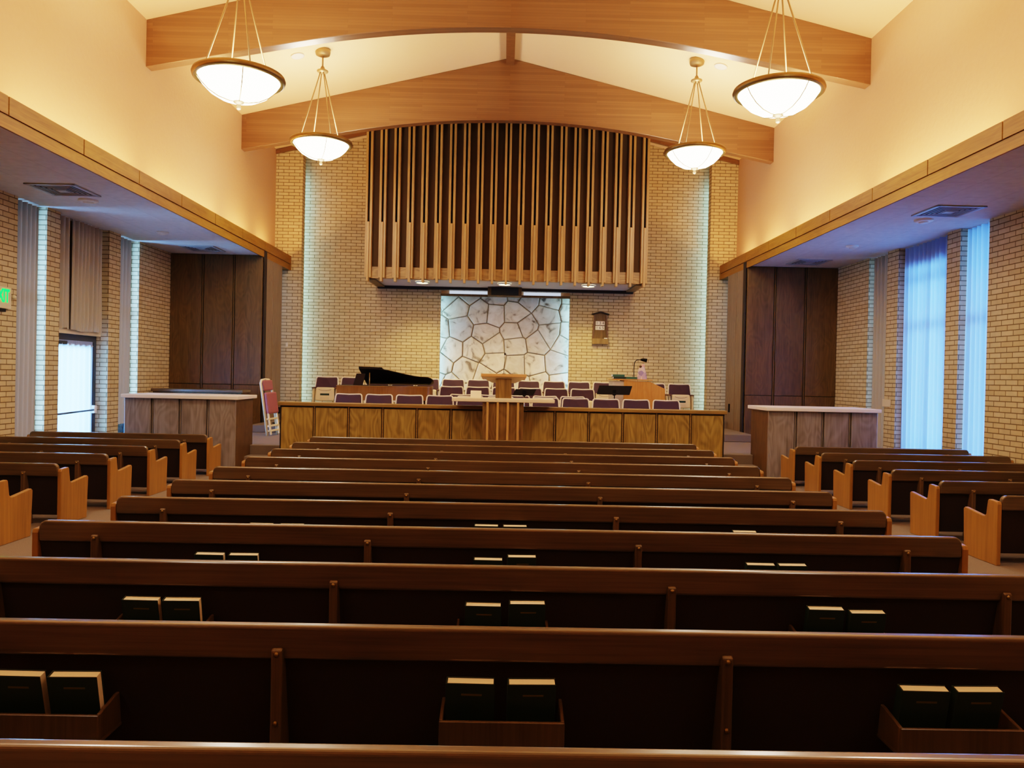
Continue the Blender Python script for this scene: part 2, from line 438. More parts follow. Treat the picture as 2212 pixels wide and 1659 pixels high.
# stone facing: bounded voronoi slabs (one facing, many cut stones)
def clip(poly, p, n):
    out = []
    for i in range(len(poly)):
        a, b = poly[i], poly[(i+1) % len(poly)]
        da = (a[0]-p[0])*n[0] + (a[1]-p[1])*n[1]; db = (b[0]-p[0])*n[0] + (b[1]-p[1])*n[1]
        if da <= 0: out.append(a)
        if (da < 0 < db) or (db < 0 < da):
            t = da / (da - db); out.append((a[0]+(b[0]-a[0])*t, a[1]+(b[1]-a[1])*t))
    return out
rs = random.Random(11)
pts = []
nx, nz = 7, 8
for i in range(nx):
    for j in range(nz):
        pts.append((-2.0 + (i + .5 + (.25 if j % 2 else -.25) + rs.uniform(-.36, .36)) * 4.0 / nx, .3 + (j + .5 + rs.uniform(-.36, .36)) * 3.7 / nz))
me_v, me_f, tones = [], [], []
for i, p in enumerate(pts):
    poly = [(-2.1, .2), (2.1, .2), (2.1, 4.05), (-2.1, 4.05)]
    for j, q in enumerate(pts):
        if i == j: continue
        mx, mz = (p[0]+q[0])/2, (p[1]+q[1])/2; dx, dz = q[0]-p[0], q[1]-p[1]
        poly = clip(poly, (mx, mz), (dx, dz))
        if not poly: break
    if len(poly) < 3: continue
    cx = sum(a[0] for a in poly)/len(poly); cz = sum(a[1] for a in poly)/len(poly)
    def inset(k, d):
        o = []
        for a in poly:
            L = math.hypot(a[0]-cx, a[1]-cz) or 1
            o.append((cx + (a[0]-cx) * max(.2, 1 - d / L), cz + (a[1]-cz) * max(.2, 1 - d / L)))
        return o
    dpt = rs.uniform(.015, .04); b = len(me_v); n = len(poly)
    for ring, y in ((inset(0, .013), YF+.43), (inset(0, .018), YF+.42-dpt), (inset(0, .04), YF+.42-dpt-.012)):
        me_v += [(a, y, z) for a, z in ring]
    fs = [[b + 2*n + k for k in range(n)]]
    for r in (0, 1):
        for k in range(n): fs.append([b + r*n + k, b + r*n + (k+1) % n, b + (r+1)*n + (k+1) % n, b + (r+1)*n + k])
    me_f += fs
    g = rs.uniform(.78, 1.0); w = rs.uniform(-.04, .05)
    tones += [(g + w, g, g - w * 1.4, 1)] * len(fs)
me = bpy.data.meshes.new('stone_facing'); me.from_pydata(me_v, [], me_f)
bm = bmesh.new(); bm.from_mesh(me); bmesh.ops.recalc_face_normals(bm, faces=bm.faces)
for f in bm.faces:
    pass
bm.to_mesh(me); bm.free()
at = me.color_attributes.new('tone', 'FLOAT_COLOR', 'CORNER')
k = 0
for pi_, p in enumerate(me.polygons):
    for l in p.loop_indices: at.data[l].color = tones[pi_]
me.materials.append(M['stone'])
o = bpy.data.objects.new('stone_facing', me); COL.objects.link(o)
tag(o, 'irregular cream quartz stones in a panel behind the pulpit', 'stone wall')
# hidden vertical light strips at niche sides, and behind the piers
for s in (-1, 1):
    x0, x1 = sorted((s*1.80, s*1.86))
    t = MB().box(x0, x1, YF+.135, YF+.155, .6, 3.55).build('strip_light', M['coolstrip2'])
    tag(t, 'vertical strip light tucked behind the %s brick edge of the stone panel' % ('left' if s < 0 else 'right'), 'light', 'hidden strip lights')
    x0, x1 = sorted((s*5.32, s*5.38))
    t = MB().box(x0, x1, YP+.30, YP+.33, .6, 6.6).build('strip_light', M['coolstrip'])
    tag(t, 'tall strip light hidden behind the %s brick pier' % ('left' if s < 0 else 'right'), 'light', 'hidden strip lights')

# raking trim on top of front brickwork
mb = MB()
for s, nm in ((-1, 'trim_3'), (1, 'trim_4')):
    mb = MB(); pr = []
    for x in (XU, 2.9):
        zt = ZAP - SL * x
        pr.append((s*x, zt - .02)); 
    a, b = pr
    poly = [(a[0], a[1]-.10), (b[0], b[1]-.10), (b[0], b[1]), (a[0], a[1])]
    mb.prism(poly, 'y', YP-.06, YP+.02)
    struct(nm, mb, M['glulam'])

# arched beams and ridge
def beam(y0, lab):
    n = 40; bot = []
    for i in range(n + 1):
        x = -XU + 2 * XU * i / n; ax = abs(x)
        z = 7.18 - .027 * ax * ax if ax < 3.6 else 6.83 - .19 * (ax - 3.6)
        bot.append((x, z))
    top = [(XU, ZE - .0), (0, ZAP - .01), (-XU, ZE - .0)]
    mb = MB().prism(bot + top, 'y', y0, y0 + .2)
    o = mb.build('arched_roof_beam', M['glulam'], bevel=.008)
    return tag(o, lab, 'beam', 'arched laminated roof beams')
beam(12.35, 'nearer arched laminated wood beam crossing the top of the room')
beam(16.8, 'farther arched laminated wood beam in front of the slatted screen')
o = MB().box(-.09, .09, YB, 18.04, 8.38, ZAP+.0).build('ridge_beam', M['glulam'])
tag(o, 'narrow wooden ridge beam running along the ceiling peak', 'beam')

# panelled alcove walls and wing walls
for s, sd in ((-1, 'left'), (1, 'right')):
    fx = lambda a, b: sorted((s*a, s*b))
    t = empty('wall_alcove_'+sd); t['kind'] = 'structure'
    MB().box(*fx(XF-.02, XW+.1), 17.24, 17.4, FZ, ZS+.1).build('backing', M['panel_dk'], t)
    for a, b in ((5.42, 6.02), (6.08, 6.71), (6.77, 7.45)):
        MB().box(*fx(a, b), 17.2, 17.25, 1.30, ZS-.01).build('panel', M['panel'], t, bevel=.006)
        MB().box(*fx(a, b), 17.205, 17.25, FZ, 1.29).build('lower_panel', M['panel'], t, bevel=.006)
    for a in (6.05, 6.74):
        MB().box(*fx(a-.012, a+.012), 17.21, 17.25, FZ, ZS-.01).build('batten', M['panel'], t)
    w = empty('wall_wing_'+sd); w['kind'] = 'structure'
    MB().box(*fx(XF+.02, XF+.06), 17.24, 18.7, FZ, 4.15).build('backing', M['panel_dk'], w)
    MB().box(*fx(XF, XF+.03), 17.24, 17.92, .45, 4.15).build('panel', M['panel_wing'], w, bevel=.004)
    MB().box(*fx(XF, XF+.03), 17.95, 18.66, .45, 4.15).build('panel', M['panel_wing'], w, bevel=.004)
    if s > 0:
        MB().box(XF-.012, XF+.005, 18.26, 18.36, .86, 1.06).build('recessed_pull', M['black'], w)

# choir platform and steps
mb = MB()
mb.box(-5.4, 5.4, 13.9, 17.3, FZ, .30)
mb.box(-5.4, 5.4, 17.3, 18.45, FZ, .46)
mb.box(-5.4, 5.4, 18.45, 20.3, FZ, .62)
struct('floor_platform', mb, M['carpet'], bevel=.015)
for s, sd in ((-1, 'left'), (1, 'right')):
    fx = lambda a, b: sorted((s*a, s*b))
    mb = MB()
    mb.box(*fx(3.87, 5.38), 13.3, 13.6, FZ, .13)
    mb.box(*fx(3.87, 5.38), 13.6, 13.9, FZ, .30)
    mb.box(*fx(4.75, 5.39), 16.4, 17.3, .30, .46)
    struct('steps_'+sd, mb, M['carpet'], bevel=.012)

# ------------------------------------------------------------------ slatted organ screen
t = empty('slatted_screen', (0, 18.2, 3.85), 'hanging wall screen of vertical golden oak slats over brown grille cloth', 'screen')
def L(mb, name, mat, par, **kw):           # build in world coords under a located empty
    off = Vector(par.matrix_basis.translation); p = par.parent
    while p: off += Vector(p.matrix_basis.translation); p = p.parent
    mb.v = [(x-off.x, y-off.y, z-off.z) for x, y, z in mb.v]
    return mb.build(name, mat, par, **kw)
ztop = lambda x: ZAP - SL * abs(x) - .06
def slab(mb, x0, x1, y0, y1, z0):
    za, zb = ztop(x0), ztop(x1)
    v = [(x0,y0,z0),(x1,y0,z0),(x1,y1,z0),(x0,y1,z0),(x0,y0,za),(x1,y0,zb),(x1,y1,zb),(x0,y1,za)]
    mb.add(v, [(0,3,2,1),(4,5,6,7),(0,1,5,4),(1,2,6,5),(2,3,7,6),(3,0,4,7)])
mb = MB(); n = 12
for i in range(n): slab(mb, -3.3 + 6.6*i/n, -3.3 + 6.6*(i+1)/n, 18.28, 18.32, 3.98)
L(mb, 'grille_cloth', M['grille'], t)
L(MB().box(-3.3, 3.3, 18.22, 18.34, 3.86, 4.13), 'bottom_band', M['fin_rail'], t)
for s in (-1, 1):
    x0, x1 = sorted((s*3.28, s*3.33)); mb = MB(); slab(mb, x0, x1, 18.2, YF-.02, 3.84); L(mb, 'side_board', M['fin'], t)
L(MB().box(-3.28, 3.28, 18.34, YF-.12, 3.87, 3.9), 'underside_board', M['underside'], t)
L(MB().box(-3.28, 3.28, YF-.14, YF-.02, 3.80, 3.92), 'rear_bar', M['panel_dk'], t)
for s in (-1, 1):
    x0, x1 = sorted((s*3.1, s*3.28)); L(MB().box(x0, x1, 18.3, YF-.14, 3.83, 3.868), 'side_trim', M['panel'], t)
for i in range(21):
    x = -3.25 + 6.5 * i / 20
    f = MB()
    slab(f, x-.078, x-.026, 18.10, 18.26, 3.86); slab(f, x+.026, x+.078, 18.10, 18.26, 3.86)
    f.box(x-.026, x+.026, 18.05, 18.24, 3.77, 5.16)
    fo = L(f, 'slat_pair', M['fin'], t, bevel=.004, seg=1)
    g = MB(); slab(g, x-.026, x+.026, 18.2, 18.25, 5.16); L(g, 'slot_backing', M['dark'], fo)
# downlights in underside
for x, nm in ((-2.03, 'left'), (-.03, 'middle'), (2.02, 'right')):
    d = empty('recessed_downlight', (x, 18.75, 3.84), '%s warm recessed downlight under the slatted screen' % nm, 'light', 'downlights under the screen')
    MB().lathe([(.17, .025), (.17, -.01), (.14, -.01)], n=24).build('trim_ring', M['white'], d)
    MB().lathe([(.14, -.004), (.001, -.012)], n=24).build('lens', M['warmlens'], d)

# light box over the stone panel
t = empty('light_valance', (0, 19.85, 3.72), 'brown framed light box with two pale strips above the stone panel', 'light box')
L(MB().box(-1.67, 1.67, 19.80, 19.86, 3.64, 3.70), 'lower_board', M['panel'], t)
L(MB().box(-1.67, 1.67, 20.0, 20.05, 3.66, 3.83), 'back_board', M['plaster'], t)
L(MB().box(-1.45, -.47, 19.93, 19.97, 3.715, 3.79), 'light_strip', M['fluor'], t)
L(MB().box(.47, 1.43, 19.93, 19.97, 3.715, 3.79), 'light_strip', M['fluor'], t)
t = empty('ceiling_speaker_box', (0, 19.6, 3.62), 'dark wooden box with black front hung at the middle above the stone panel', 'speaker')
L(MB().box(-.45, .41, 19.5, 19.75, 3.64, 3.865), 'casing', M['panel'], t, bevel=.006)
L(MB().box(-.36, .33, 19.47, 19.51, 3.66, 3.85), 'grille_front', M['blackmat'], t)

# ------------------------------------------------------------------ pendants
def pendant(x, y, zr, lab, first=None):
    if first is None:
        t = empty('bowl_pendant', (x, y, zr))
        bp = [(.04, -.31), (.12, -.305), (.25, -.27), (.37, -.20), (.46, -.11), (.52, -.02)]
        MB().lathe(bp, n=48).build('glass_bowl', M['bowl'], t)
        ring = [(.515, -.035), (.545, -.05), (.575, -.03), (.585, 0), (.575, .03), (.54, .04), (.515, .02), (.515, -.035)]
        MB().lathe(ring, n=56).build('rim', M['brass_dk'], t)
        for k in range(4):
            a = pi/2*k + .42
            MB().tube([(r*1.012*cos(a), r*1.012*sin(a), z-.004) for r, z in bp], .006, 6).build('seam_rib', M['brass_dk'], t)
        MB().lathe([(.001, -.42), (.025, -.41), (.034, -.385), (.02, -.36), (.03, -.345), (.065, -.325), (.07, -.312), (.001, -.305)], n=20).build('finial', M['brass'], t)
        for a in (56, 124, 236, 304):
            MB().tube([(.5*cos(R(a)), .5*sin(R(a)), .02), (.05*cos(R(a)), .05*sin(R(a)), 1.33)], .011, 6).build('hanger_rod', M['brass'], t)
        MB().lathe([(.001, 1.32), (.07, 1.32), (.105, 1.345), (.105, 1.365), (.05, 1.385), (.03, 1.44), (.001, 1.45)], n=24).build('collar', M['brass'], t)
    else:
        t = copy_tree(first); t.location = (x, y, zr)
    zc = ZAP - SL * abs(x)
    mb = MB(); mb.cyl((0, 0, 1.43), .016, zc - zr - 1.43 - .03, 10); mb.build('stem', M['brass'], t)
    MB().lathe([(.001, 0), (.06, 0), (.13, .03), (.14, .07), (.14, .13), (.001, .13)], (0, 0, zc - zr - .115), 28).build('canopy_cup', M['brass'], t)
    return tag(t, lab, 'pendant light', 'bowl pendant lights')
p0 = pendant(-3.55, 14.65, 5.95, 'farther left glass bowl pendant on four brass rods')
def strip_copy(p):          # copies keep their own stem
    for ch in [c for c in bpy.data.objects if c.parent == p and (c.name.startswith('stem') or c.name.startswith('canopy_cup'))]:
        bpy.data.objects.remove(ch)
c0 = copy_tree(p0); strip_copy(c0)
def pend_copy(x, y, zr, lab, last=False):
    global c0
    t = c0
    if not last: c0 = copy_tree(t)
    t.location = (x, y, zr); zc = ZAP - SL * abs(x)
    mb = MB(); mb.cyl((0, 0, 1.43), .016, zc - zr - 1.43 - .03, 10); mb.build('stem', M['brass'], t)
    MB().lathe([(.001, 0), (.06, 0), (.13, .03), (.14, .07), (.14, .13), (.001, .13)], (0, 0, zc - zr - .115), 28).build('canopy_cup', M['brass'], t)
    return tag(t, lab, 'pendant light', 'bowl pendant lights')
pend_copy(3.55, 14.65, 5.95, 'farther right glass bowl pendant on four brass rods')
pend_copy(-3.53, 10.1, 5.42, 'nearer left glass bowl pendant hanging before the first beam')
pend_copy(3.53, 10.1, 5.42, 'nearer right glass bowl pendant hanging before the first beam', True)
for x, s in ((-4.02, -1), (4.0, 1)):
    ang = math.atan(SL) * (1 if s > 0 else -1)
    d = empty('ceiling_speaker', (x, 14.63, ZAP - SL*abs(x) - .012), 'small round white ceiling speaker beside the farther %s pendant' % ('left' if s < 0 else 'right'), 'speaker', 'round ceiling speakers', rot=(0, ang, 0))
    MB().lathe([(.001, .01), (.125, .01), (.125, -.01), (.09, -.015), (.001, -.012)], n=28).build('grille_disc', M['white'], d)

# soffit vents and discs
def vent(x, y, lab, first=None):
    if first: t = copy_tree(first); t.location = (x, y, ZS)
    else:
        t = empty('air_vent', (x, y, ZS))
        w = .36
        mb = MB()
        for a, b, c, d in ((-w, w, -w, -w+.05), (-w, w, w-.05, w), (-w, -w+.05, -w, w), (w-.05, w, -w, w)): mb.box(a, b, c, d, -.02, 0)
        mb.build('frame', M['vent'], t)
        MB().box(-w+.04, w-.04, -w+.04, w-.04, -.004, -.001).build('duct', M['dark'], t)
        mb = MB()
        for k in range(5):
            q = w - .06 - k * .05
            for a, b, c, d in ((-q, q, -q, -q+.012), (-q, q, q-.012, q), (-q, -q+.012, -q, q), (q-.012, q, -q, q)):
                mb.box(a, b, c, d, -.016-.002*k, -.008-.002*k)
        mb.build('louvres', M['vent'], t)
        MB().box(-.07, .07, -.07, .07, -.03, -.02).build('centre_plate', M['vent'], t)
    return tag(t, lab, 'air vent', 'square ceiling vents')
v0 = vent(6.52, 11.33, 'nearer square air vent in the low ceiling on the right')
vent(-6.47, 11.3, 'nearer square air vent in the low ceiling on the left', v0)
vent(6.47, 16.4, 'farther square air vent above the right panelled alcove', v0)
vent(-6.45, 16.42, 'farther square air vent above the left panelled alcove', v0)
for x, y, r, lab in ((6.52, 11.99, .14, 'round detector in the low ceiling beside the nearer right vent'), (-6.47, 11.97, .14, 'round detector in the low ceiling beside the nearer left vent'),
                  (6.49, 14.39, .11, 'flat disc in the middle of the right low ceiling'), (-6.49, 14.6, .11, 'flat disc in the middle of the left low ceiling')):
    d = empty('smoke_detector', (x, y, ZS), lab, 'detector', 'ceiling discs')
    MB().lathe([(r, 0), (r, -.02), (r*.75, -.035), (.001, -.035)], n=28).build('cover', M['white'], d)
    MB().lathe([(r*.55, -.034), (r*.5, -.05), (.001, -.055)], n=24).build('cap', M['white'], d)

# ------------------------------------------------------------------ windows, door, curtains
def sheet(x, y0, y1, z0, z1, amp, waves, ph=0, hem=0, nz=10, taper=0, seed=1, pleat=True):
    """hanging cloth in a plane of constant x with folds; hem = wavy bottom"""
    rr = random.Random(seed); n = max(24, int(waves * 10)); mb = MB(); vs = []; fs = []
    off = [rr.uniform(-.6, .6) for _ in range(int(waves) + 3)]
    for j in range(nz + 1):
        tz = j / nz
        for i in range(n + 1):
            t = i / n; w = t * waves
            k = int(w); ph_ = off[k] + (off[k+1] - off[k]) * (w - k)
            a = amp * (1 - .35 * (1 - tz)) * (.75 + .5 * abs(off[k]))
            yy = y0 + (y1 - y0) * t
            if taper: yy = y0 + (y1 - y0) * t * (1 - taper * (1 - tz))
            zz = z0 + (z1 - z0) * tz
            if j == 0 and hem: zz += hem * sin(t * 9 + 1)
            vs.append((x + a * sin(2*pi*w + ph + ph_ * .8 * (1 - tz)) + .3 * a * sin(5.1*w + 2*tz), yy, zz))
    for j in range(nz):
        for i in range(n): fs.append((j*(n+1)+i, j*(n+1)+i+1, (j+1)*(n+1)+i+1, (j+1)*(n+1)+i))
    return mb.add(vs, fs, True)
def rodded(name, parts, lab, cat, group=None):
    """curtain thing with heading tape as a part"""
    t = empty(name, parts[0][1], lab, cat, group)
    for mb, loc, mat, nm in parts: L(mb, nm, mat, t)
    return t
OPEN = [(11.83, 12.58), (12.96, 14.56), (14.98, 15.74)]
wn = 1
for s, sd in ((-1, 'left'), (1, 'right')):
    for k, (a, b) in enumerate(OPEN):
        if s < 0 and k == 1: continue
        t = empty('window_%d' % wn, (s*7.68, (a+b)/2, FZ)); t['kind'] = 'structure'; wn += 1
        x0, x1 = sorted((s*7.66, s*7.71))
        mb = MB()
        mb.box(x0, x1, a, a+.05, FZ, ZS); mb.box(x0, x1, b-.05, b, FZ, ZS); mb.box(x0, x1, a+.05, b-.05, FZ, FZ+.08); mb.box(x0, x1, a+.05, b-.05, ZS-.08, ZS)
        mb.box(x0, x1, a+.05, b-.05, 2.66, 2.72); 
        if b - a > 1: mb.box(x0, x1, (a+b)/2-.025, (a+b)/2+.025, FZ+.08, ZS-.08); mb.box(x0, x1, a+.05, b-.05, 3.52, 3.57)
        if b - a > 1 and s > 0: mb.box(x0, x1, a+.05, b-.05, 3.78, ZS-.02); mb.box(x0, x1, a+.05, a+.14, FZ+.08, 3.78); mb.box(x0, x1, b-.14, b-.05, FZ+.08, 3.78)
        L(mb, 'window_frame', M['steel'], t)
        L(MB().box(s*7.68-.003, s*7.68+.003, a+.05, b-.05, FZ+.08, ZS-.08), 'pane', M['glass'], t)
# left drapes
def drape(x, y0, y1, z0, z1, amp, waves, mat, lab, seed, cat='curtain', group=None, taper=0, hem=0, name='curtain'):
    t = empty(name, (x, (y0+y1)/2, z0), lab, cat, group)
    L(sheet(x, y0, y1, z0, z1 - .02, amp, waves, seed=seed, taper=taper, hem=hem), 'cloth', mat, t)
    sg = -1 if x < 0 else 1
    L(MB().box(*sorted((x + sg*.05, x + sg*.02)), min(y0,y1), max(y0,y1), z1 - .05, z1), 'track', M['white'], t)
    return t
drape(-7.56, 11.85, 12.5, FZ+.02, ZS, .055, 5, M['drape'], 'grey beige drape from ceiling to floor beside the green exit sign', 3)
drape(-7.55, 12.98, 13.42, 2.27, ZS, .045, 3, M['drape'], 'narrow grey beige drape panel over the glass door, nearer half', 4, group='drapes above the door', hem=.012)
drape(-7.54, 13.44, 14.46, 2.25, ZS, .045, 8, M['drape'], 'wide grey beige drape panel over the glass door, farther half', 5, group='drapes above the door', hem=.012)
drape(-7.56, 15.0, 15.62, FZ+.55, ZS, .05, 4, M['drape'], 'grey beige drape behind the left white topped counter', 6)
# right curtains
drape(7.58, 11.86, 12.56, FZ+.02, ZS, .06, 5, M['sheer'], 'glowing sheer curtain in the narrow window slot nearest on the right', 7)
drape(7.57, 12.98, 13.76, FZ+.02, ZS, .06, 5, M['sheer'], 'glowing white sheer curtain, nearer half of the wide right window', 8, group='sheers in the wide right window', taper=.0)
drape(7.57, 14.54, 13.80, FZ+.02, ZS, .06, 5, M['sheer'], 'glowing white sheer curtain, farther half of the wide right window', 9, group='sheers in the wide right window')
drape(7.55, 15.06, 15.66, FZ+.02, ZS, .055, 4, M['drape'], 'grey beige drape behind the right white topped counter', 10)
# glass door on the left
t = empty('door_1', (-7.7, 13.76, FZ)); t['kind'] = 'structure'
mb = MB()
for a, b, c, d in ((12.96, 13.05, FZ, 2.19), (14.47, 14.56, FZ, 2.19), (13.05, 14.47, 2.07, 2.19)): mb.box(-7.74, -7.68, a, b, c, d)
L(mb, 'door_frame', M['steel'], t)
mb = MB()
for a, b, c, d in ((13.05, 13.15, FZ, 2.07), (14.36, 14.47, FZ, 2.07), (13.15, 14.36, 1.97, 2.07), (13.15, 14.36, FZ, .12)): mb.box(-7.72, -7.69, a, b, c, d)
L(mb, 'door_leaf', M['steel'], t, bevel=.004)
L(MB().box(-7.71, -7.70, 13.15, 14.36, .12, 1.97), 'pane', M['glass'], t)
L(MB().tube([(-7.62, 13.1, .79), (-7.62, 14.42, .82)], .018, 8), 'push_bar', M['steel'], t)
L(MB().box(-7.68, -7.6, 14.38, 14.46, .76, .90), 'push_bar_bracket', M['white'], t)
L(MB().box(-7.68, -7.62, 13.06, 13.5, 2.0, 2.06), 'door_closer', M['steel'], t)
o = L(MB().box(-7.80, -7.60, 12.96, 14.56, 2.19, 2.27), 'door_head', M['offwhite'], t)
L(MB().box(-7.80, -7.74, 12.96, 14.56, 2.27, ZS+.03), 'transom_wall', M['plaster'], t)
t = empty('door_curtain', (-7.665, 13.76, .1), 'bright gathered white curtain on the glass of the door', 'curtain')
L(sheet(-7.65, 13.12, 14.38, .1, 2.02, .03, 7, seed=12), 'cloth', M['doorsheer'], t)
L(sheet(-7.655, 13.12, 14.38, 2.0, 2.08, .012, 22, seed=13, nz=4), 'ruffle', M['sheer'], t)
L(MB().tube([(-7.66, 13.1, 2.0), (-7.66, 14.4, 2.0)], .01, 6), 'curtain_rod', M['white'], t)
# EXIT sign
t = empty('exit_sign', (-7.44, 11.42, 2.6), 'cream exit sign with green letters on the left brick wall', 'exit sign')
L(MB().box(-7.46, -7.39, 11.14, 11.60, 2.45, 2.77), 'housing', M['offwhite'], t, bevel=.008)
textmesh('letters', 'EXIT', .27, M['green'], t, (.055, -.045, .03), (R(90), 0, R(90)), sx=.62, bold=.008)
L(MB().box(-7.46, -7.38, 11.22, 11.46, 2.40, 2.445), 'battery_box', M['dark'], t)
h = MB().box(-7.46, -7.43, 11.64, 11.70, 2.60, 2.66); L(h, 'lamp_bracket', M['offwhite'], t)
L(MB().lathe([(.001, -.03), (.03, -.02), (.035, .0), (.02, .03), (.001, .035)], (-7.40, 11.67, 2.64), 14), 'lamp_head', M['offwhite'], t)
# small wall plates
t = MB().box(-5.48, -5.42, YP-.012, YP, 2.23, 2.34).build('wall_plate', M['offwhite'], bevel=.003); tag(t, 'small cream wall plate on the left brick pier', 'wall plate')
t = MB().box(7.445, 7.46, 14.72, 14.0+1.02, 1.17, 1.31).build('wall_plate', M['offwhite'], bevel=.003); tag(t, 'cream wall plate on the right pier above the right counter', 'wall plate')

# ------------------------------------------------------------------ choir rail and pulpit
RY = 13.22
t = empty('choir_rail', (0, RY, FZ), 'long oak panelled choir rail in front of the purple chairs', 'rail')
L(MB().box(-3.83, 3.83, RY+.03, RY+.08, FZ, 1.02), 'core', M['panel_dk'], t)
ed = [-3.80 + i*.588 for i in range(7)]
for s in (-1, 1):
    for i in range(6):
        a = -3.80 + i*.586; b = a + .538
        x0, x1 = (a, b) if s < 0 else (-b, -a)
        L(MB().box(x0, x1, RY, RY+.04, FZ+.06, 1.00), 'panel', M['rail'], t, bevel=.004, seg=1)
        if i: 
            c = a - .024; x0, x1 = (c-.010, c+.010) if s < 0 else (-c-.010, -c+.010)
            L(MB().box(x0, x1, RY+.012, RY+.04, FZ+.06, 1.02), 'batten', M['railcap'], t)
mb = MB(); mb.box(-3.86, 3.86, RY-.03, RY+.14, 1.025, 1.09)
L(mb, 'cap', M['railcap'], t, bevel=.012)
for s in (-1, 1):
    x0, x1 = sorted((s*3.80, s*3.83)); L(MB().box(x0, x1, RY+.04, RY+.55, FZ, 1.03), 'end_panel', M['rail'], t)
    x0, x1 = sorted((s*3.72, s*3.86)); L(MB().box(x0, x1, RY+.14, RY+.6, 1.03, 1.08), 'end_cap', M['railcap'], t, bevel=.01)

PY = 12.86
t = empty('pulpit', (0, PY, FZ), 'walnut pulpit with fluted base, cream table slab and raised oak reading desk', 'pulpit')
mb = MB().box(-.345, .345, PY+.04, PY+.32, FZ, 1.165)
L(mb, 'base', M['pulpit'], t)
for x in (-.26, -.09, .08, .25):
    L(MB().box(x-.019, x+.019, PY-.02, PY+.05, FZ, 1.165), 'fin', M['light_oakv'], t, bevel=.004, seg=1)
L(MB().box(-.86, .86, PY-.02, PY+.50, 1.168, 1.232), 'table_slab', M['cream'], t, bevel=.01)
L(MB().box(-.135, .135, PY+.16, PY+.42, 1.232, 1.56), 'column', M['pulpit'], t, bevel=.006)
# reading desk: tapered hopper underside and oak top with raised front edge
mb = MB()
lo = [(-.2, PY+.30), (.2, PY+.30), (.2, PY+.5), (-.2, PY+.5)]; hi = [(-.375, PY+.12), (.375, PY+.12), (.36, PY+.62), (-.36, PY+.62)]
vs = [(x, y, 1.49) for x, y in lo] + [(hi[0][0], hi[0][1], 1.595), (hi[1][0], hi[1][1], 1.595), (hi[2][0], hi[2][1], 1.56), (hi[3][0], hi[3][1], 1.56)]
mb.add(vs, [(0,3,2,1),(4,5,6,7),(0,1,5,4),(1,2,6,5),(2,3,7,6),(3,0,4,7)]); L(mb, 'desk_underside', M['pulpit_under'], t)
mb = MB()
vs = [(-.385, PY+.10, 1.595), (.385, PY+.10, 1.595), (.37, PY+.64, 1.54), (-.37, PY+.64, 1.54), (-.385, PY+.10, 1.645), (.385, PY+.10, 1.645), (.37, PY+.64, 1.59), (-.37, PY+.64, 1.59)]
mb.add(vs, [(0,3,2,1),(4,5,6,7),(0,1,5,4),(1,2,6,5),(2,3,7,6),(3,0,4,7)]); L(mb, 'desk_top', M['light_oak'], t, bevel=.008)
t = empty('gooseneck_microphone', (0, PY+.22, 1.633), 'thin black gooseneck microphone standing on the pulpit desk', 'microphone')
MB().lathe([(.001, .02), (.03, .018), (.034, .0), (.001, 0)], n=16).build('base', M['black'], t)
MB().tube([(0, 0, .015), (.002, 0, .15), (.01, -.005, .28), (.012, -.01, .33)], .004, 6).build('stem', M['black'], t)
MB().ball((.012, -.012, .35), .016, sq=1.3).build('capsule', M['blackmat'], t)
t = empty('tent_card', (-.465, PY+.16, 1.233), 'small folded cream card standing on the pulpit slab', 'card')
MB().prism([(-.04, 0), (.045, 0), (.03, .105), (.018, .118), (-.01, .10)], 'x', -.09, .09).build('folded_card', M['paper'], t)

# ------------------------------------------------------------------ counters
for s, sd in ((-1, 'left'), (1, 'right')):
    fx = lambda a, b: sorted((s*a, s*b))
    t = empty('side_counter', (s*5.4, 12.82, FZ), 'dark panelled counter with white top standing on the %s of the room' % sd, 'counter', 'white topped side counters')
    L(MB().box(*fx(4.47, 6.28), 12.86, 12.9, FZ, 1.12), 'carcass', M['panel_dk'], t)
    w = (6.28 - 4.45) / 4
    for i in range(4):
        a = 4.45 + i * w
        L(MB().box(*fx(a + (.0 if i == 0 else .026), a + w - (.0 if i == 3 else .026)), 12.82, 12.87, FZ+.02, 1.118), 'panel', M['counter_pan'], t, bevel=.004, seg=1)
        if i: L(MB().box(*fx(a - .010, a + .010), 12.845, 12.87, FZ+.02, 1.118), 'batten', M['counter_pan'], t)
    L(MB().box(*fx(4.45, 4.48), 12.87, 13.72, FZ, 1.118), 'side_panel', M['panel'], t)
    L(MB().box(*fx(4.39, 6.32), 12.76, 13.76, 1.12, 1.18), 'top', M['laminate'], t, bevel=.008)
t = empty('low_cabinet', (-6.45, 16.2, FZ), 'low brown wooden cabinet behind the left counter against the alcove', 'cabinet')
L(MB().box(-7.35, -5.5, 16.2, 16.65, FZ, 1.14), 'body', M['panel'], t)
L(MB().box(-7.38, -5.46, 16.16, 16.68, 1.14, 1.20), 'top', M['pewv'], t, bevel=.01)
t = empty('vinyl_chair', (6.23, 14.6, FZ), 'maroon chair back just showing above the right counter', 'chair')
mb = MB(); pts = [(-.20, .62)] + [(.2*cos(pi - pi*i/12), 1.03 + .14 * sin(pi*i/12)**.7) for i in range(13)] + [(.20, .62)]
mb.prism(pts[::-1], 'y', 0, .05); mb.build('backrest', M['maroon'], t, bevel=.015)
MB().box(-.21, .21, -.42, 0, .44, .50).build('seat', M['maroon'], t, bevel=.02)
for x in (-.17, .17):
    for y in (-.38, .0): MB().tube([(x, y, 0), (x, y, .45)], .013, 8).build('leg', M['chrome'], t)

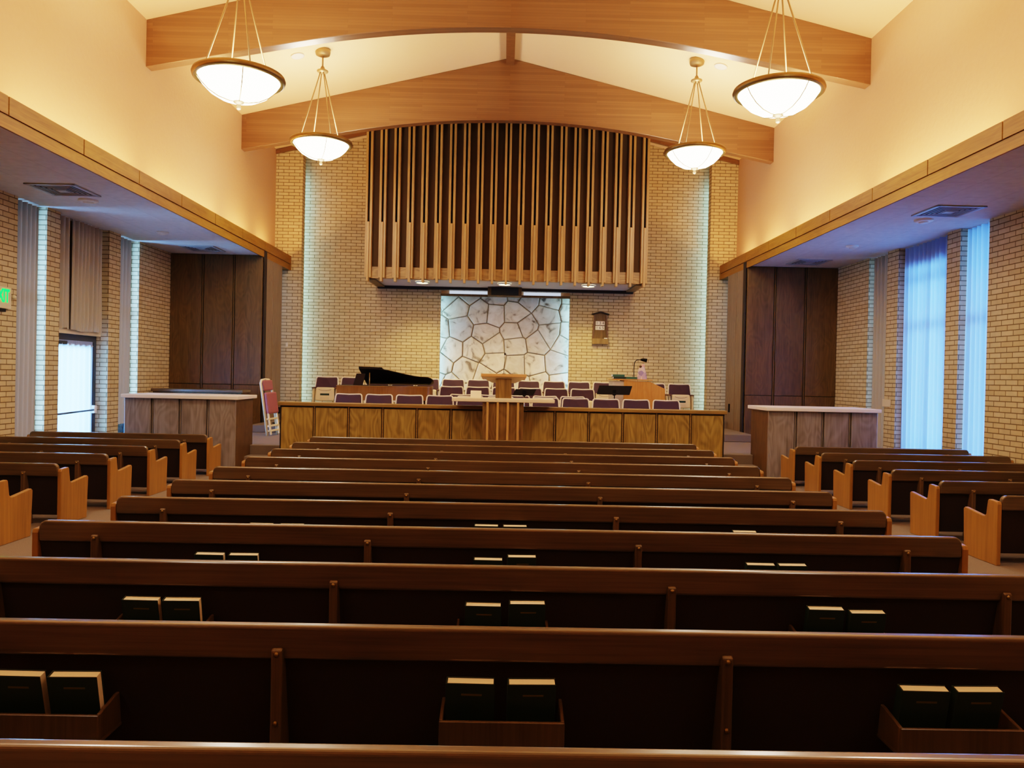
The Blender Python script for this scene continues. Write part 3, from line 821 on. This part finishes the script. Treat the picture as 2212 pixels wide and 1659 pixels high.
# ------------------------------------------------------------------ choir chairs
def choir_chair():
    t = empty('choir_chair')
    # back frame: tapered rounded tube outline, leaning back (away from the viewer, +y)
    def bp(x, z, d=0): return (x, .10 + (z - .38) * .24 + d, z)
    out = []
    for (x, z) in ((-.284, .40), (-.279, .62), (-.262, .83)): out.append((x, z))
    for i in range(1, 6): out.append((-.262 + .04 * (1 - cos(pi/2*i/5)), .83 + .05 * sin(pi/2*i/5)))
    out += [(0, .872)]
    out = out + [(-x, z) for x, z in out[:-1][::-1]]
    MB().tube([bp(x, z) for x, z in out], .014, 8).build('back_frame', M['frame'], t)
    fr = [(x*.955, z-.012) for x, z in out]
    mb = MB(); n = len(fr)
    vs = [bp(x, z, -.035 + .02 * (abs(x)/.29)**2) for x, z in fr] + [bp(x, z, .012) for x, z in fr]
    mb.add(vs, [list(range(n)), [n + i for i in range(n)][::-1]] + [(i, (i+1) % n, n + (i+1) % n, n + i) for i in range(n)])
    mb.build('back_cushion', M['purple'], t, bevel=.008)
    vs = [bp(x, z, .014) for x, z in fr] + [bp(x, z, .03) for x, z in fr]
    mb = MB(); mb.add(vs, [list(range(n)), [n + i for i in range(n)][::-1]] + [(i, (i+1) % n, n + (i+1) % n, n + i) for i in range(n)])
    mb.build('back_shell', M['shell'], t)
    # seat folded up: moulded pan facing the viewer
    pan = [(-.225, .30), (.225, .30), (.235, .40), (.222, .60), (.205, .625), (-.205, .625), (-.222, .60), (-.235, .40)]
    mb = MB(); m = len(pan)
    y = lambda z: -.06 + (z - .3) * .14
    vs = [(x, y(z), z) for x, z in pan] + [(x, y(z) + .09, z) for x, z in pan]
    mb.add(vs, [list(range(m)), [m + i for i in range(m)][::-1]] + [(i, (i+1) % m, m + (i+1) % m, m + i) for i in range(m)])
    so = mb.build('folded_seat', M['shell'], t, bevel=.025, seg=3)
    MB().box(-.11, .11, y(.47) - .006, y(.47) + .01, .43, .48).build('slot', M['slot'], so)
    MB().tube([(x, y(.56) - .003, .575 - .03 * (1 - (x/.15)**2)) for x in [(-.15 + .03*i) for i in range(11)]], .004, 5).build('moulding_line', M['armrest'], so)
    MB().box(-.11, .11, y(.36) - .004, y(.36) + .012, .315, .41).build('plate', M['offwhite'], so)
    for s in (-1, 1):
        x0, x1 = sorted((s*.262, s*.298))
        a = MB().box(x0, x1, -.06, .12, 0, .60).build('side_standard', M['shell'], t, bevel=.01)
        MB().box(x0 - (.0 if s < 0 else .012), x1 + (.0 if s > 0 else .012), -.12, .14, .60, .632).build('arm_cap', M['armrest'], a, bevel=.008)
    return t
cc = choir_chair()
ORD = ['first', 'second', 'third', 'fourth', 'fifth', 'sixth', 'seventh', 'eighth', 'ninth', 'tenth', 'eleventh', 'twelfth', 'thirteenth', 'fourteenth', 'fifteenth']
first = True
def place_chair(x, y, z, lab, group):
    global first
    t = cc if first else copy_tree(cc)
    first = False
    t.location = (x, y - .215, z)          # y is the depth of the frame top
    tag(t, lab, 'chair', group)
for i in range(6): place_chair(-3.125 + .614*i, 15.59, .30, 'cream framed purple choir chair, front row, %s from the left end' % ORD[i], 'front row of choir chairs')
for i in range(5): place_chair(3.31 - .614*i, 15.59, .30, 'cream framed purple choir chair, front row, %s from the right end' % ORD[i], 'front row of choir chairs')
for i in range(5): place_chair(-.91 + .61*i, 16.97, .30, 'purple choir chair in the short row behind the front row, %s from the left' % ORD[i], 'second row of choir chairs')
for i in range(6): place_chair(-1.2 + .606*i, 17.8, .46, 'purple choir chair in the raised row before the back row, %s from the left' % ORD[i], 'third row of choir chairs')
for i in range(15): place_chair(-4.335 + .6193*i, 18.95, .62, 'purple choir chair in the back row against the brick wall, %s from the left' % ORD[i], 'back row of choir chairs')

# ------------------------------------------------------------------ grand piano (keyboard end left, tail right)
t = empty('grand_piano', (-2.55, 16.65, .30), 'polished walnut grand piano with lid propped open among the choir chairs', 'piano')
y0, y1 = 16.15, 17.15
def outline(k=0):
    p = [(-3.50 - k, y0 - k), (-2.75, y0 - k)]
    for i in range(1, 13):
        a = i / 12; p.append((-2.75 + 1.05 * a, y0 - k + .5 * a * a * (3 - 2 * a)))
    for i in range(1, 10):
        a = -pi/2 + pi * i / 9; p.append((-1.70 + (.15 + k) * cos(a), (y0 + .5 + y1) / 2 + ((y1 - y0 - .5) / 2 + k) * sin(a)))
    p += [(-3.50 - k, y1 + k)]
    return p
mb = MB().prism(outline(), 'z', 1.04, 1.335); L(mb, 'case', M['piano'], t)
mb = MB().prism(outline(.006), 'z', 1.335, 1.348); L(mb, 'rim_edge', M['railcap'], t)
mb = MB().prism(outline(-.025), 'z', 1.30, 1.352); L(mb, 'open_interior', M['dark'], t)
# lid: hinged on the far side, tilted
po = [p for p in outline(.02) if p[0] > -3.06] ; po = [(-3.05, y0 - .02)] + po[0:-1] + [(-3.05, y1 + .02)]
tilt = R(19)
def lidp(p, h): 
    d = (y1 + .02) - p[1]; return (p[0], y1 + .02 - d * cos(tilt) - h * sin(tilt), 1.36 + d * sin(tilt) + h * cos(tilt))
mb = MB(); n = len(po); vs = [lidp(p, 0) for p in po] + [lidp(p, .022) for p in po]
mb.add(vs, [list(range(n))[::-1], [n + i for i in range(n)]] + [(i, (i+1) % n, n + (i+1) % n, n + i) for i in range(n)])
lo_ = L(mb, 'lid', M['pianolid'], t, bevel=.004)
mb = MB(); fl = [(-3.05, y0 - .02), (-2.56, y0 + .0), (-2.42, y1 - .2), (-3.05, y1 + .02)]
vs = [lidp(p, .03) for p in fl] + [lidp(p, .05) for p in fl]
mb.add(vs, [(3,2,1,0),(4,5,6,7)] + [(i, (i+1) % 4, 4 + (i+1) % 4, 4 + i) for i in range(4)]); L(mb, 'folded_front_flap', M['pianolid'], t)
L(MB().tube([(-2.83, y0 + .1, 1.34), (-2.84, y0 + .16, 1.62)], .012, 8), 'lid_prop', M['railcap'], t)
mb = MB().prism([(-3.18, 1.352), (-2.98, 1.352), (-2.92, 1.60), (-3.11, 1.60)], 'y', y0 + .12, y0 + .16); L(mb, 'music_desk', M['pianolid'], t)
L(MB().box(-3.52, -3.40, y0 + .1, y1 - .1, 1.10, 1.14), 'keyboard', M['ivory'], t)
for x, y in ((-3.35, y0 + .12), (-3.35, y1 - .12), (-1.78, y1 - .25)):
    L(MB().lathe([(.07, .74), (.06, .4), (.035, .08), (.05, .06), (.04, .0)], (x, y, .30), 12, True), 'leg', M['piano'], t)
L(MB().box(-3.2, -3.05, 16.55, 16.75, .36, .98), 'pedal_lyre', M['piano'], t)

# ------------------------------------------------------------------ organ console with books, lamp, pouch
OY = 16.7
t = empty('organ_console', (2.95, OY, .30), 'tan wooden console desk with a sloping side beside the music stand', 'desk')
prof = [(2.62, .30), (3.50, .30), (3.52, 1.40), (3.20, 1.545), (2.62, 1.575)]
L(MB().prism(prof, 'y', OY, OY+.04), 'side_board', M['tan_ply'], t, bevel=.004)
L(MB().prism(prof, 'y', OY+.6, OY+.64), 'side_board', M['tan_ply'], t, bevel=.004)
L(MB().box(2.62, 2.66, OY+.04, OY+.6, .30, 1.56), 'back_board', M['tan_ply'], t)
L(MB().box(2.37, 2.62, OY+.02, OY+.62, .30, 1.545), 'end_cupboard', M['pulpit_under'], t, bevel=.006)
L(MB().box(2.36, 3.24, OY-.02, OY+.66, 1.575, 1.60), 'top_board', M['tan_ply'], t, bevel=.005)
def flatbook(x, y, z, w, lab, rz=0, mat='book2'):
    t = empty('hymnal', (x, y, z), lab, 'book', 'green hymnals', rz)
    MB().box(-w/2, w/2, -.11, .11, 0, .006).build('cover', M[mat], t)
    o = MB().box(-w/2, w/2, -.11, .11, .044, .05).build('cover', M[mat], t)
    MB().box(-w/2, w/2, -.115, -.109, 0, .05).build('spine', M[mat], t)
    MB().box(-w/2 + .004, w/2 - .004, -.108, .105, .006, .044).build('page_block', M['paper'], t)
flatbook(2.53, OY+.14, 1.60, .27, 'lower green hymnal of the pair stacked on the console top', mat='book')
flatbook(2.50, OY+.15, 1.65, .26, 'upper green hymnal of the pair stacked on the console top', .04)
flatbook(2.79, OY+.12, 1.60, .24, 'single green hymnal lying on the console top beside the stacked pair', -.03)
t = empty('gooseneck_lamp', (2.90, OY+.4, 1.60), 'black gooseneck lamp curving over the console', 'lamp')
MB().lathe([(.001, .03), (.05, .025), (.06, 0), (.001, 0)], n=16).build('base', M['black'], t)
pts = [(0, 0, .02), (-.005, 0, .2), (0, 0, .33)] + [(.085 - .085*cos(a), -.02*a, .33 + .105*sin(a)) for a in (.3, .6, .9, 1.2, 1.5)] + [(.15, -.04, .435)]
MB().tube(pts, .009, 8).build('neck', M['black'], t)
MB().tube([(.13, -.04, .437), (.18, -.05, .435), (.27, -.06, .42)], [.018, .035, .042], 12).build('shade', M['black'], t)
t = empty('plush_pouch', (3.06, OY+.24, 1.60), 'pastel pink and lilac patterned cloth pouch standing on the console', 'pouch')
def clothpat():
    m, nt, b, out = newmat('pastel patterned cloth')
    tc = N(nt, 'ShaderNodeTexCoord'); vo = N(nt, 'ShaderNodeTexVoronoi', Scale=11.0); nt.links.new(tc.outputs['Object'], vo.inputs['Vector'])
    rp = N(nt, 'ShaderNodeValToRGB'); rp.color_ramp.interpolation = 'CONSTANT'; e = rp.color_ramp.elements
    e[0].color = lin('#B9A3B5'); e[1].position = .75; e[1].color = lin('#D8A090')
    k = rp.color_ramp.elements.new(.3); k.color = lin('#D9C2B4'); k = rp.color_ramp.elements.new(.55); k.color = lin('#93829B')
    sp = N(nt, 'ShaderNodeSeparateColor'); nt.links.new(vo.outputs['Color'], sp.inputs[0]); nt.links.new(sp.outputs[0], rp.inputs[0])
    nt.links.new(rp.outputs[0], b.inputs['Base Color']); b.inputs['Roughness'].default_value = .9; return m
M['pastel'] = clothpat()
mb = MB(); rings = [(-.125, .10, 0), (-.13, .095, .08), (-.10, .075, .17), (-.085, .05, .24), (-.03, .045, .31), (-.02, .03, .34)]
vs = []; fs = []; n = 12
for k, (xa, xb, z) in enumerate(rings):
    for i in range(n):
        a = 2*pi*i/n; vs.append(((xa+xb)/2 + (xb-xa)/2*cos(a), .055*(1 - k*.1)*sin(a), z))
for k in range(len(rings)-1):
    for i in range(n): fs.append((k*n+i, k*n+(i+1) % n, (k+1)*n+(i+1) % n, (k+1)*n+i))
fs.append([(len(rings)-1)*n + i for i in range(n)]); mb.add(vs, fs, True); mb.build('pouch_body', M['pastel'], t)
MB().ball((-.055, -.03, .285), .03).build('dark_toggle', M['armrest'], t)

def music_stand(x, y, zc, w, hgt, tilt, lab, pole=True):
    t = empty('music_stand', (x, y, .30), lab, 'music stand', 'black music stands')
    mb = MB()
    p = [(-w/2 - .02, 0), (w/2 - .04, 0), (w/2 + .03, hgt), (-w/2 + .05, hgt)]
    c, s_ = cos(tilt), sin(tilt)
    f = lambda q, d: (q[0], q[1]*s_ + d*c, zc - .30 + q[1]*c - d*s_)
    mb.add([f(q, 0) for q in p] + [f(q, .006) for q in p], [(0,1,2,3),(7,6,5,4),(0,4,5,1),(1,5,6,2),(2,6,7,3),(3,7,4,0)])
    mb.build('desk', M['black'], t)
    mb = MB(); mb.box(-w/2 + .02, w/2 - .06, -.05, .01, zc-.305, zc-.295); mb.build('ledge', M['black'], t)
    MB().box(-.035, .035, .015, .05, zc-.32, zc-.2).build('clamp', M['black'], t)
    MB().tube([(0, .03, .36), (0, .03, zc-.30)], .014, 8).build('pole', M['chrome'], t)
    for k in range(3):
        a = k*2*pi/3 + .5
        MB().tube([(0, .03, .36), (.16*cos(a), .03 + .16*sin(a), .2), (.3*cos(a), .03 + .3*sin(a), .012)], .01, 6).build('leg', M['black'], t)
    return t
music_stand(2.34, 16.18, 1.27, .72, .21, R(28), 'wide black music stand in front of the tan console')
music_stand(.44, 16.22, 1.215, .46, .16, R(38), 'smaller black music stand beside the pulpit column')

# ------------------------------------------------------------------ hymn board
t = empty('hymn_board', (2.46, YF-.03, 2.47), 'brown wooden hymn number board with gabled top on the brick wall', 'hymn board')
y0 = YF - .035
L(MB().prism([(2.29, 2.62), (2.66, 2.62), (2.63, 3.25), (2.465, 3.30), (2.31, 3.25)], 'y', y0, YF-.005), 'back_board', M['panel'], t)
for s in (-1, 1):
    b0, b1 = 2.465 + s*.205, 2.465 + s*.165
    pr = [(b0, 2.62), (b0 - s*.035, 2.62), (b1 - s*.03, 3.25), (b1, 3.24)]
    L(MB().prism(pr if s > 0 else pr[::-1], 'y', y0-.03, YF-.005), 'frame_strip', M['armrest'], t)
    pr = [(2.465, 3.335), (2.465, 3.295), (2.465 + s*.22, 3.245), (2.465 + s*.225, 3.27)]
    L(MB().prism(pr, 'y', y0-.06, YF-.003), 'roof_strip', M['panel_dk'], t)
L(MB().box(2.262, 2.678, y0-.06, YF-.003, 2.485, 2.63), 'ledge', M['pulpit'], t, bevel=.006)
for row, (txt, z) in enumerate((('134', 3.03), ('165', 2.908))):
    for k, ch in enumerate(txt):
        x = 2.462 + (k - 1) * .078 - row*.004
        c = L(MB().box(x-.038, x+.038, y0-.008, y0-.001, z-.05, z+.05), 'number_card', M['paper'], t)
        textmesh('numeral', ch, .105, M['black'], c, (x - 2.46, y0-.0095 - (YF-.03), z - 2.47), (R(90), 0, 0), ext=.001)
L(MB().box(2.57, 2.65, y0-.05, y0-.01, 2.63, 2.65), 'spare_card', M['paper'], t)

# ------------------------------------------------------------------ folded chair leaning by the steps
t = empty('folded_chair', (-4.70, 15.75, .30), 'folded cream wooden chair with pink padding standing by the left steps', 'chair')
t.rotation_mode = 'ZYX'; t.rotation_euler = (0, R(-8), R(-13))
for s in (-1, 1):
    MB().tube([(0, s*.20, .0), (0, s*.20, .9), (-.01, s*.19, 1.08), (-.01, s*.14, 1.14), (-.01, 0, 1.15)], .024, 8).build('side_rail', M['creamwood'], t)
    MB().box(.045, .08, s*.165-.018, s*.165+.018, .02, .62).build('leg', M['creamwood'], t, bevel=.006)
for z in (.1, .2, .34):
    MB().box(.0, .07, -.2, .2, z-.018, z+.018).build('crossbar', M['creamwood'], t, bevel=.006)
MB().box(-.0, .06, -.165, .165, .92, 1.13).build('back_pad', M['pink'], t, bevel=.025, seg=3)
MB().box(.01, .11, -.19, .19, .44, .88).build('seat_pad', M['pink'], t, bevel=.035, seg=3)
t = empty('small_stand', (-4.98, 17.0, .46), 'dark little stand on the step beside the rail end', 'stand')
MB().box(-.06, .06, -.08, .08, .22, .36).build('box', M['black'], t, bevel=.01)
MB().cyl((0, 0, 0), .014, .23, 10).build('post', M['black'], t)
MB().cyl((0, 0, 0), .1, .02, 18).build('foot', M['black'], t)

# ------------------------------------------------------------------ pews
def make_pew(Ln, sup, racks):
    t = empty('pew')
    h = Ln / 2; H = -FZ          # H: local floor offset, local z = Z - FZ
    # back rail: rounded ends, soft top
    r = .05; pts = [(-h, .465+H), (h, .465+H), (h, .60+H-r)]
    pts += [(h - r + r*cos(a), .60+H-r + r*sin(a)) for a in (R(22), R(45), R(68))] + [(h - r, .60+H), (-h + r, .60+H)]
    pts += [(-h + r - r*sin(a), .60+H-r + r*cos(a)) for a in (R(22), R(45), R(68))] + [(-h, .60+H-r)]
    MB().prism(pts, 'y', 0, .05).build('back_rail', M['pew'], t, bevel=.014, seg=4)
    mb = MB(); y = lambda z: .02 + (.47 - z) * .2
    vs = []
    for yo in (0, .03):
        for x, z in ((-h+.003, .05), (h-.003, .05), (h-.003, .47), (-h+.003, .47)): vs.append((x, y(z) + yo, z + H))
    mb.add(vs, [(0,1,2,3),(7,6,5,4),(0,4,5,1),(1,5,6,2),(2,6,7,3),(3,7,4,0)]); mb.build('back_panel', M['pewback'], t)
    MB().box(-h+.003, h-.003, .10, .50, .24+H, .29+H).build('seat_board', M['pew'], t)
    MB().box(-h+.005, h-.005, .11, .51, .29+H, .335+H).build('seat_cushion', M['pewseat'], t, bevel=.015)
    for x in sup:
        pr = [(-.03, 0), (.13, 0), (.10, .3+H), (.03, .47+H), (.0, .50+H), (-.012, .52+H), (-.03, .51+H)]
        s = MB().prism(pr, 'x', x-.022, x+.022).build('support', M['pewv'], t, bevel=.008)
        for z in (.495, .225): MB().ball((x, -.03, z+H), .011, 10, 6).build('bolt', M['brass_dk'], s)
    for sx in (-1, 1):
        pr = [(.0, 0), (.0, .52+H), (.012, .545+H), (.13, .552+H), (.145, .54+H), (.168, .405+H), (.19, .385+H), (.23, .385+H), (.50, .418+H), (.522, .40+H), (.50, 0)]
        x0, x1 = sorted((sx*(h+.001), sx*(h+.042)))
        MB().prism(pr, 'x', x0, x1).build('bench_end', M['pewend'], t, bevel=.007)
    for x in racks:
        mb = MB(); w = .24
        mb.box(x-w, x+w, -.115, -.10, .165+H, .283+H)
        mb.box(x-w, x+w, -.10, .075, .165+H, .18+H)
        for s in (-1, 1):
            a, b = sorted((x+s*w, x+s*(w-.014)))
            mb.prism([(-.10, .18+H), (.07, .18+H), (.052, .308+H), (.03, .308+H), (-.10, .283+H)], 'x', a, b)
        mb.build('hymnal_rack', M['pewv'], t, bevel=.003, seg=1)
    return t
W2 = 3.03; CX = .02
SUP = (-2.655, -.885, .885, 2.655); RK = (-1.77, 0, 1.77)
cen = ['front pew', 'second pew', 'third pew', 'fourth pew', 'fifth pew', 'sixth pew', 'seventh pew', 'eighth pew', 'ninth pew', 'tenth pew', 'nearest pew']
pa = make_pew(2*W2, SUP, ()); pb = make_pew(2*W2, SUP, RK)
for i in range(11):
    src = pa if i < 6 else pb
    t = src if i in (0, 6) else copy_tree(src)
    t.location = (CX, 12.03 - i, FZ)
    lab = 'long dark oak pew of the centre block, %s%s' % (cen[i], ', right before the choir rail' if i == 0 else (', only its top edge showing' if i == 10 else ' counted back from the choir rail'))
    tag(t, lab, 'pew', 'centre block pews')
ps = make_pew(2.74, (-1.03, 0.02, 1.03), ())
k = 0
for s, sd in ((-1, 'left'), (1, 'right')):
    for i in range(6):
        t = ps if k == 0 else copy_tree(ps); k += 1
        t.location = (s*(4.60 + 1.37), 12.0 - i, FZ)
        tag(t, 'short dark oak pew with honey coloured end, %s block, %s counted from the front' % (sd, ORD[i]), 'pew', '%s block pews' % sd)

# ------------------------------------------------------------------ hymnals in the racks
def make_book():
    t = empty('hymnal')
    w, d, h = .186, .046, .235
    MB().box(-w/2, w/2, -d/2, -d/2+.005, 0, h).build('front_cover', M['book'], t, bevel=.002, seg=1)
    MB().box(-w/2, w/2, d/2-.005, d/2, 0, h).build('back_cover', M['book'], t, bevel=.002, seg=1)
    MB().box(-w/2-.002, -w/2+.005, -d/2, d/2, 0, h).build('spine', M['book'], t, bevel=.002, seg=1)
    MB().box(-w/2+.005, w/2-.004, -d/2+.005, d/2-.005, .004, h-.004).build('page_block', M['paper'], t)
    f = MB().box(-.035, .045, -d/2-.0008, -d/2+.001, h-.052, h-.044); f.build('gilt_title', M['gold'], t)
    return t
bk = make_book(); nb = 0
BOOKS = {3: [(-1.89, 0, .0), (-1.61, .0, .0), (-.105, 0, 0), (.13, 0, 0), (1.64, 0, 0), (1.86, 0, 0)],
         4: [(-1.84, 0, 0), (-1.635, 0, 0), (-.08, 0, 0), (.145, .014, 0), (1.70, .012, 0), (1.915, -.003, 0)],
         5: [(-1.87, 0, 0), (-1.655, 0, 0), (-.075, -.002, 0), (.14, .02, 0), (1.695, -.003, 0), (1.90, -.003, 0)],
         6: [(-1.855, 0, 0), (-1.62, 0, 0), (-.11, .022, 0), (.11, .022, 0), (1.905, .012, 0)]}
SIDE = ['left', 'left', 'middle', 'middle', 'right', 'right']
ROWN = {3: 'tenth', 4: 'ninth', 5: 'eighth', 6: 'seventh'}
for yd, lst in BOOKS.items():
    for j, (x, dz, rz) in enumerate(lst):
        if yd == 3: x = [-1.84, -1.63, -.103, .132, 1.665, 1.875][j]
        t = bk if nb == 0 else copy_tree(bk); nb += 1
        t.location = (x, yd + .022, .192 + dz)
        t.rotation_euler = (R(13), 0, rz + (.03 if j % 2 else -.02))
        pos = 'left-hand' if j % 2 == 0 else 'right-hand'
        lab = 'dark green hymnal, %s one in the %s rack of the %s centre pew' % (pos, SIDE[j], ROWN[yd]) if not (yd == 6 and j == 4) else 'dark green hymnal alone in the right rack of the seventh centre pew'
        tag(t, lab, 'book', 'hymnals in the pew racks')

# ------------------------------------------------------------------ lights
for x, y, z, p in ((-3.55, 14.65, 5.95, 1), (3.55, 14.65, 5.95, 1), (-3.53, 10.1, 5.42, 1), (3.53, 10.1, 5.42, 1), (-3.53, 5.5, 5.42, 1.0), (3.53, 5.5, 5.42, 1.0), (-3.53, .8, 5.42, .35), (3.53, .8, 5.42, .35)):  # nearest pairs: unseen lights added to brighten the pews, no pendants built there
    light('pendant_and_fill_uplight', 'SPOT', (x, y, z + .03), 160 * p, '#FFD0A0', shadow_soft_size=.25, spot_size=R(158), spot_blend=.55, rot=(R(180), 0, 0))
    light('pendant_and_fill_downlight', 'POINT', (x, y, z - .55), (52 if y > 6 else 75) * p, '#FFF2DE', shadow_soft_size=.3)
for s, sd in ((-1, 'left'), (1, 'right')):
    for k, (a, b) in enumerate(((1.5, 4.6), (5.0, 8.3), (8.9, 12.0), (12.5, 15.4), (15.9, 17.2), (17.9, 18.6))):
        x0, x1 = sorted((s*(XF+.14), s*(XF+.18)))
        light('cove_light', 'AREA', (s*(XF+.16), (a+b)/2, 4.40), 17 * (b - a), '#FFB872', shape='RECTANGLE', size=.06, size_y=b-a, rot=(R(180), R(-20*s), 0))
for x in (-2.03, -.03, 2.02):
    light('downlight_lamp', 'SPOT', (x, 18.72, 3.80), 160, '#FFD48A', spot_size=R(120), spot_blend=.8, shadow_soft_size=.1)
for s in (-1, 1):
    for a, b in OPEN:
        light('window_daylight', 'AREA', (s*8.3, (a+b)/2, 2.0), 110 * (b - a) * ((.9 if b < 15 else .5) if s > 0 else (2.7 if a < 13 and b > 14 else 5.0)), '#7DBBFF', shape='RECTANGLE', size=(b-a), size_y=4.0, rot=(R(90) , 0, R(90*s)))
w = bpy.data.worlds.new('overcast daylight'); SC.world = w; w.use_nodes = True
bg = w.node_tree.nodes['Background']; bg.inputs[0].default_value = lin('#6CB2FF'); bg.inputs[1].default_value = 1.2

# ------------------------------------------------------------------ camera
cam = bpy.data.cameras.new('camera'); cam.sensor_fit = 'HORIZONTAL'; cam.sensor_width = 36; cam.lens = 1661 / 2212 * 36
cam.clip_start = .05
co = bpy.data.objects.new('camera', cam); COL.objects.link(co)
r = Vector((0.9997225, -0.01067792, 0.02099751)); d = Vector((0.02089388, -0.00972566, -0.99973439)); f = Vector((0.01087929, 0.99989569, -0.00949986))
m = Matrix.Identity(4)
for i in range(3): m[i][0] = r[i]; m[i][1] = -d[i]; m[i][2] = -f[i]
m[2][3] = 1.6
co.matrix_world = m
SC.camera = co
SC.cycles.use_denoising = True
SC.cycles.max_bounces = 6; SC.cycles.diffuse_bounces = 4; SC.cycles.glossy_bounces = 3; SC.cycles.transparent_max_bounces = 8
SC.cycles.sample_clamp_indirect = 6
SC.cycles.caustics_reflective = False; SC.cycles.caustics_refractive = False
SC.view_settings.view_transform = 'Filmic'
SC.view_settings.look = 'Medium High Contrast'
SC.view_settings.exposure = 1.0
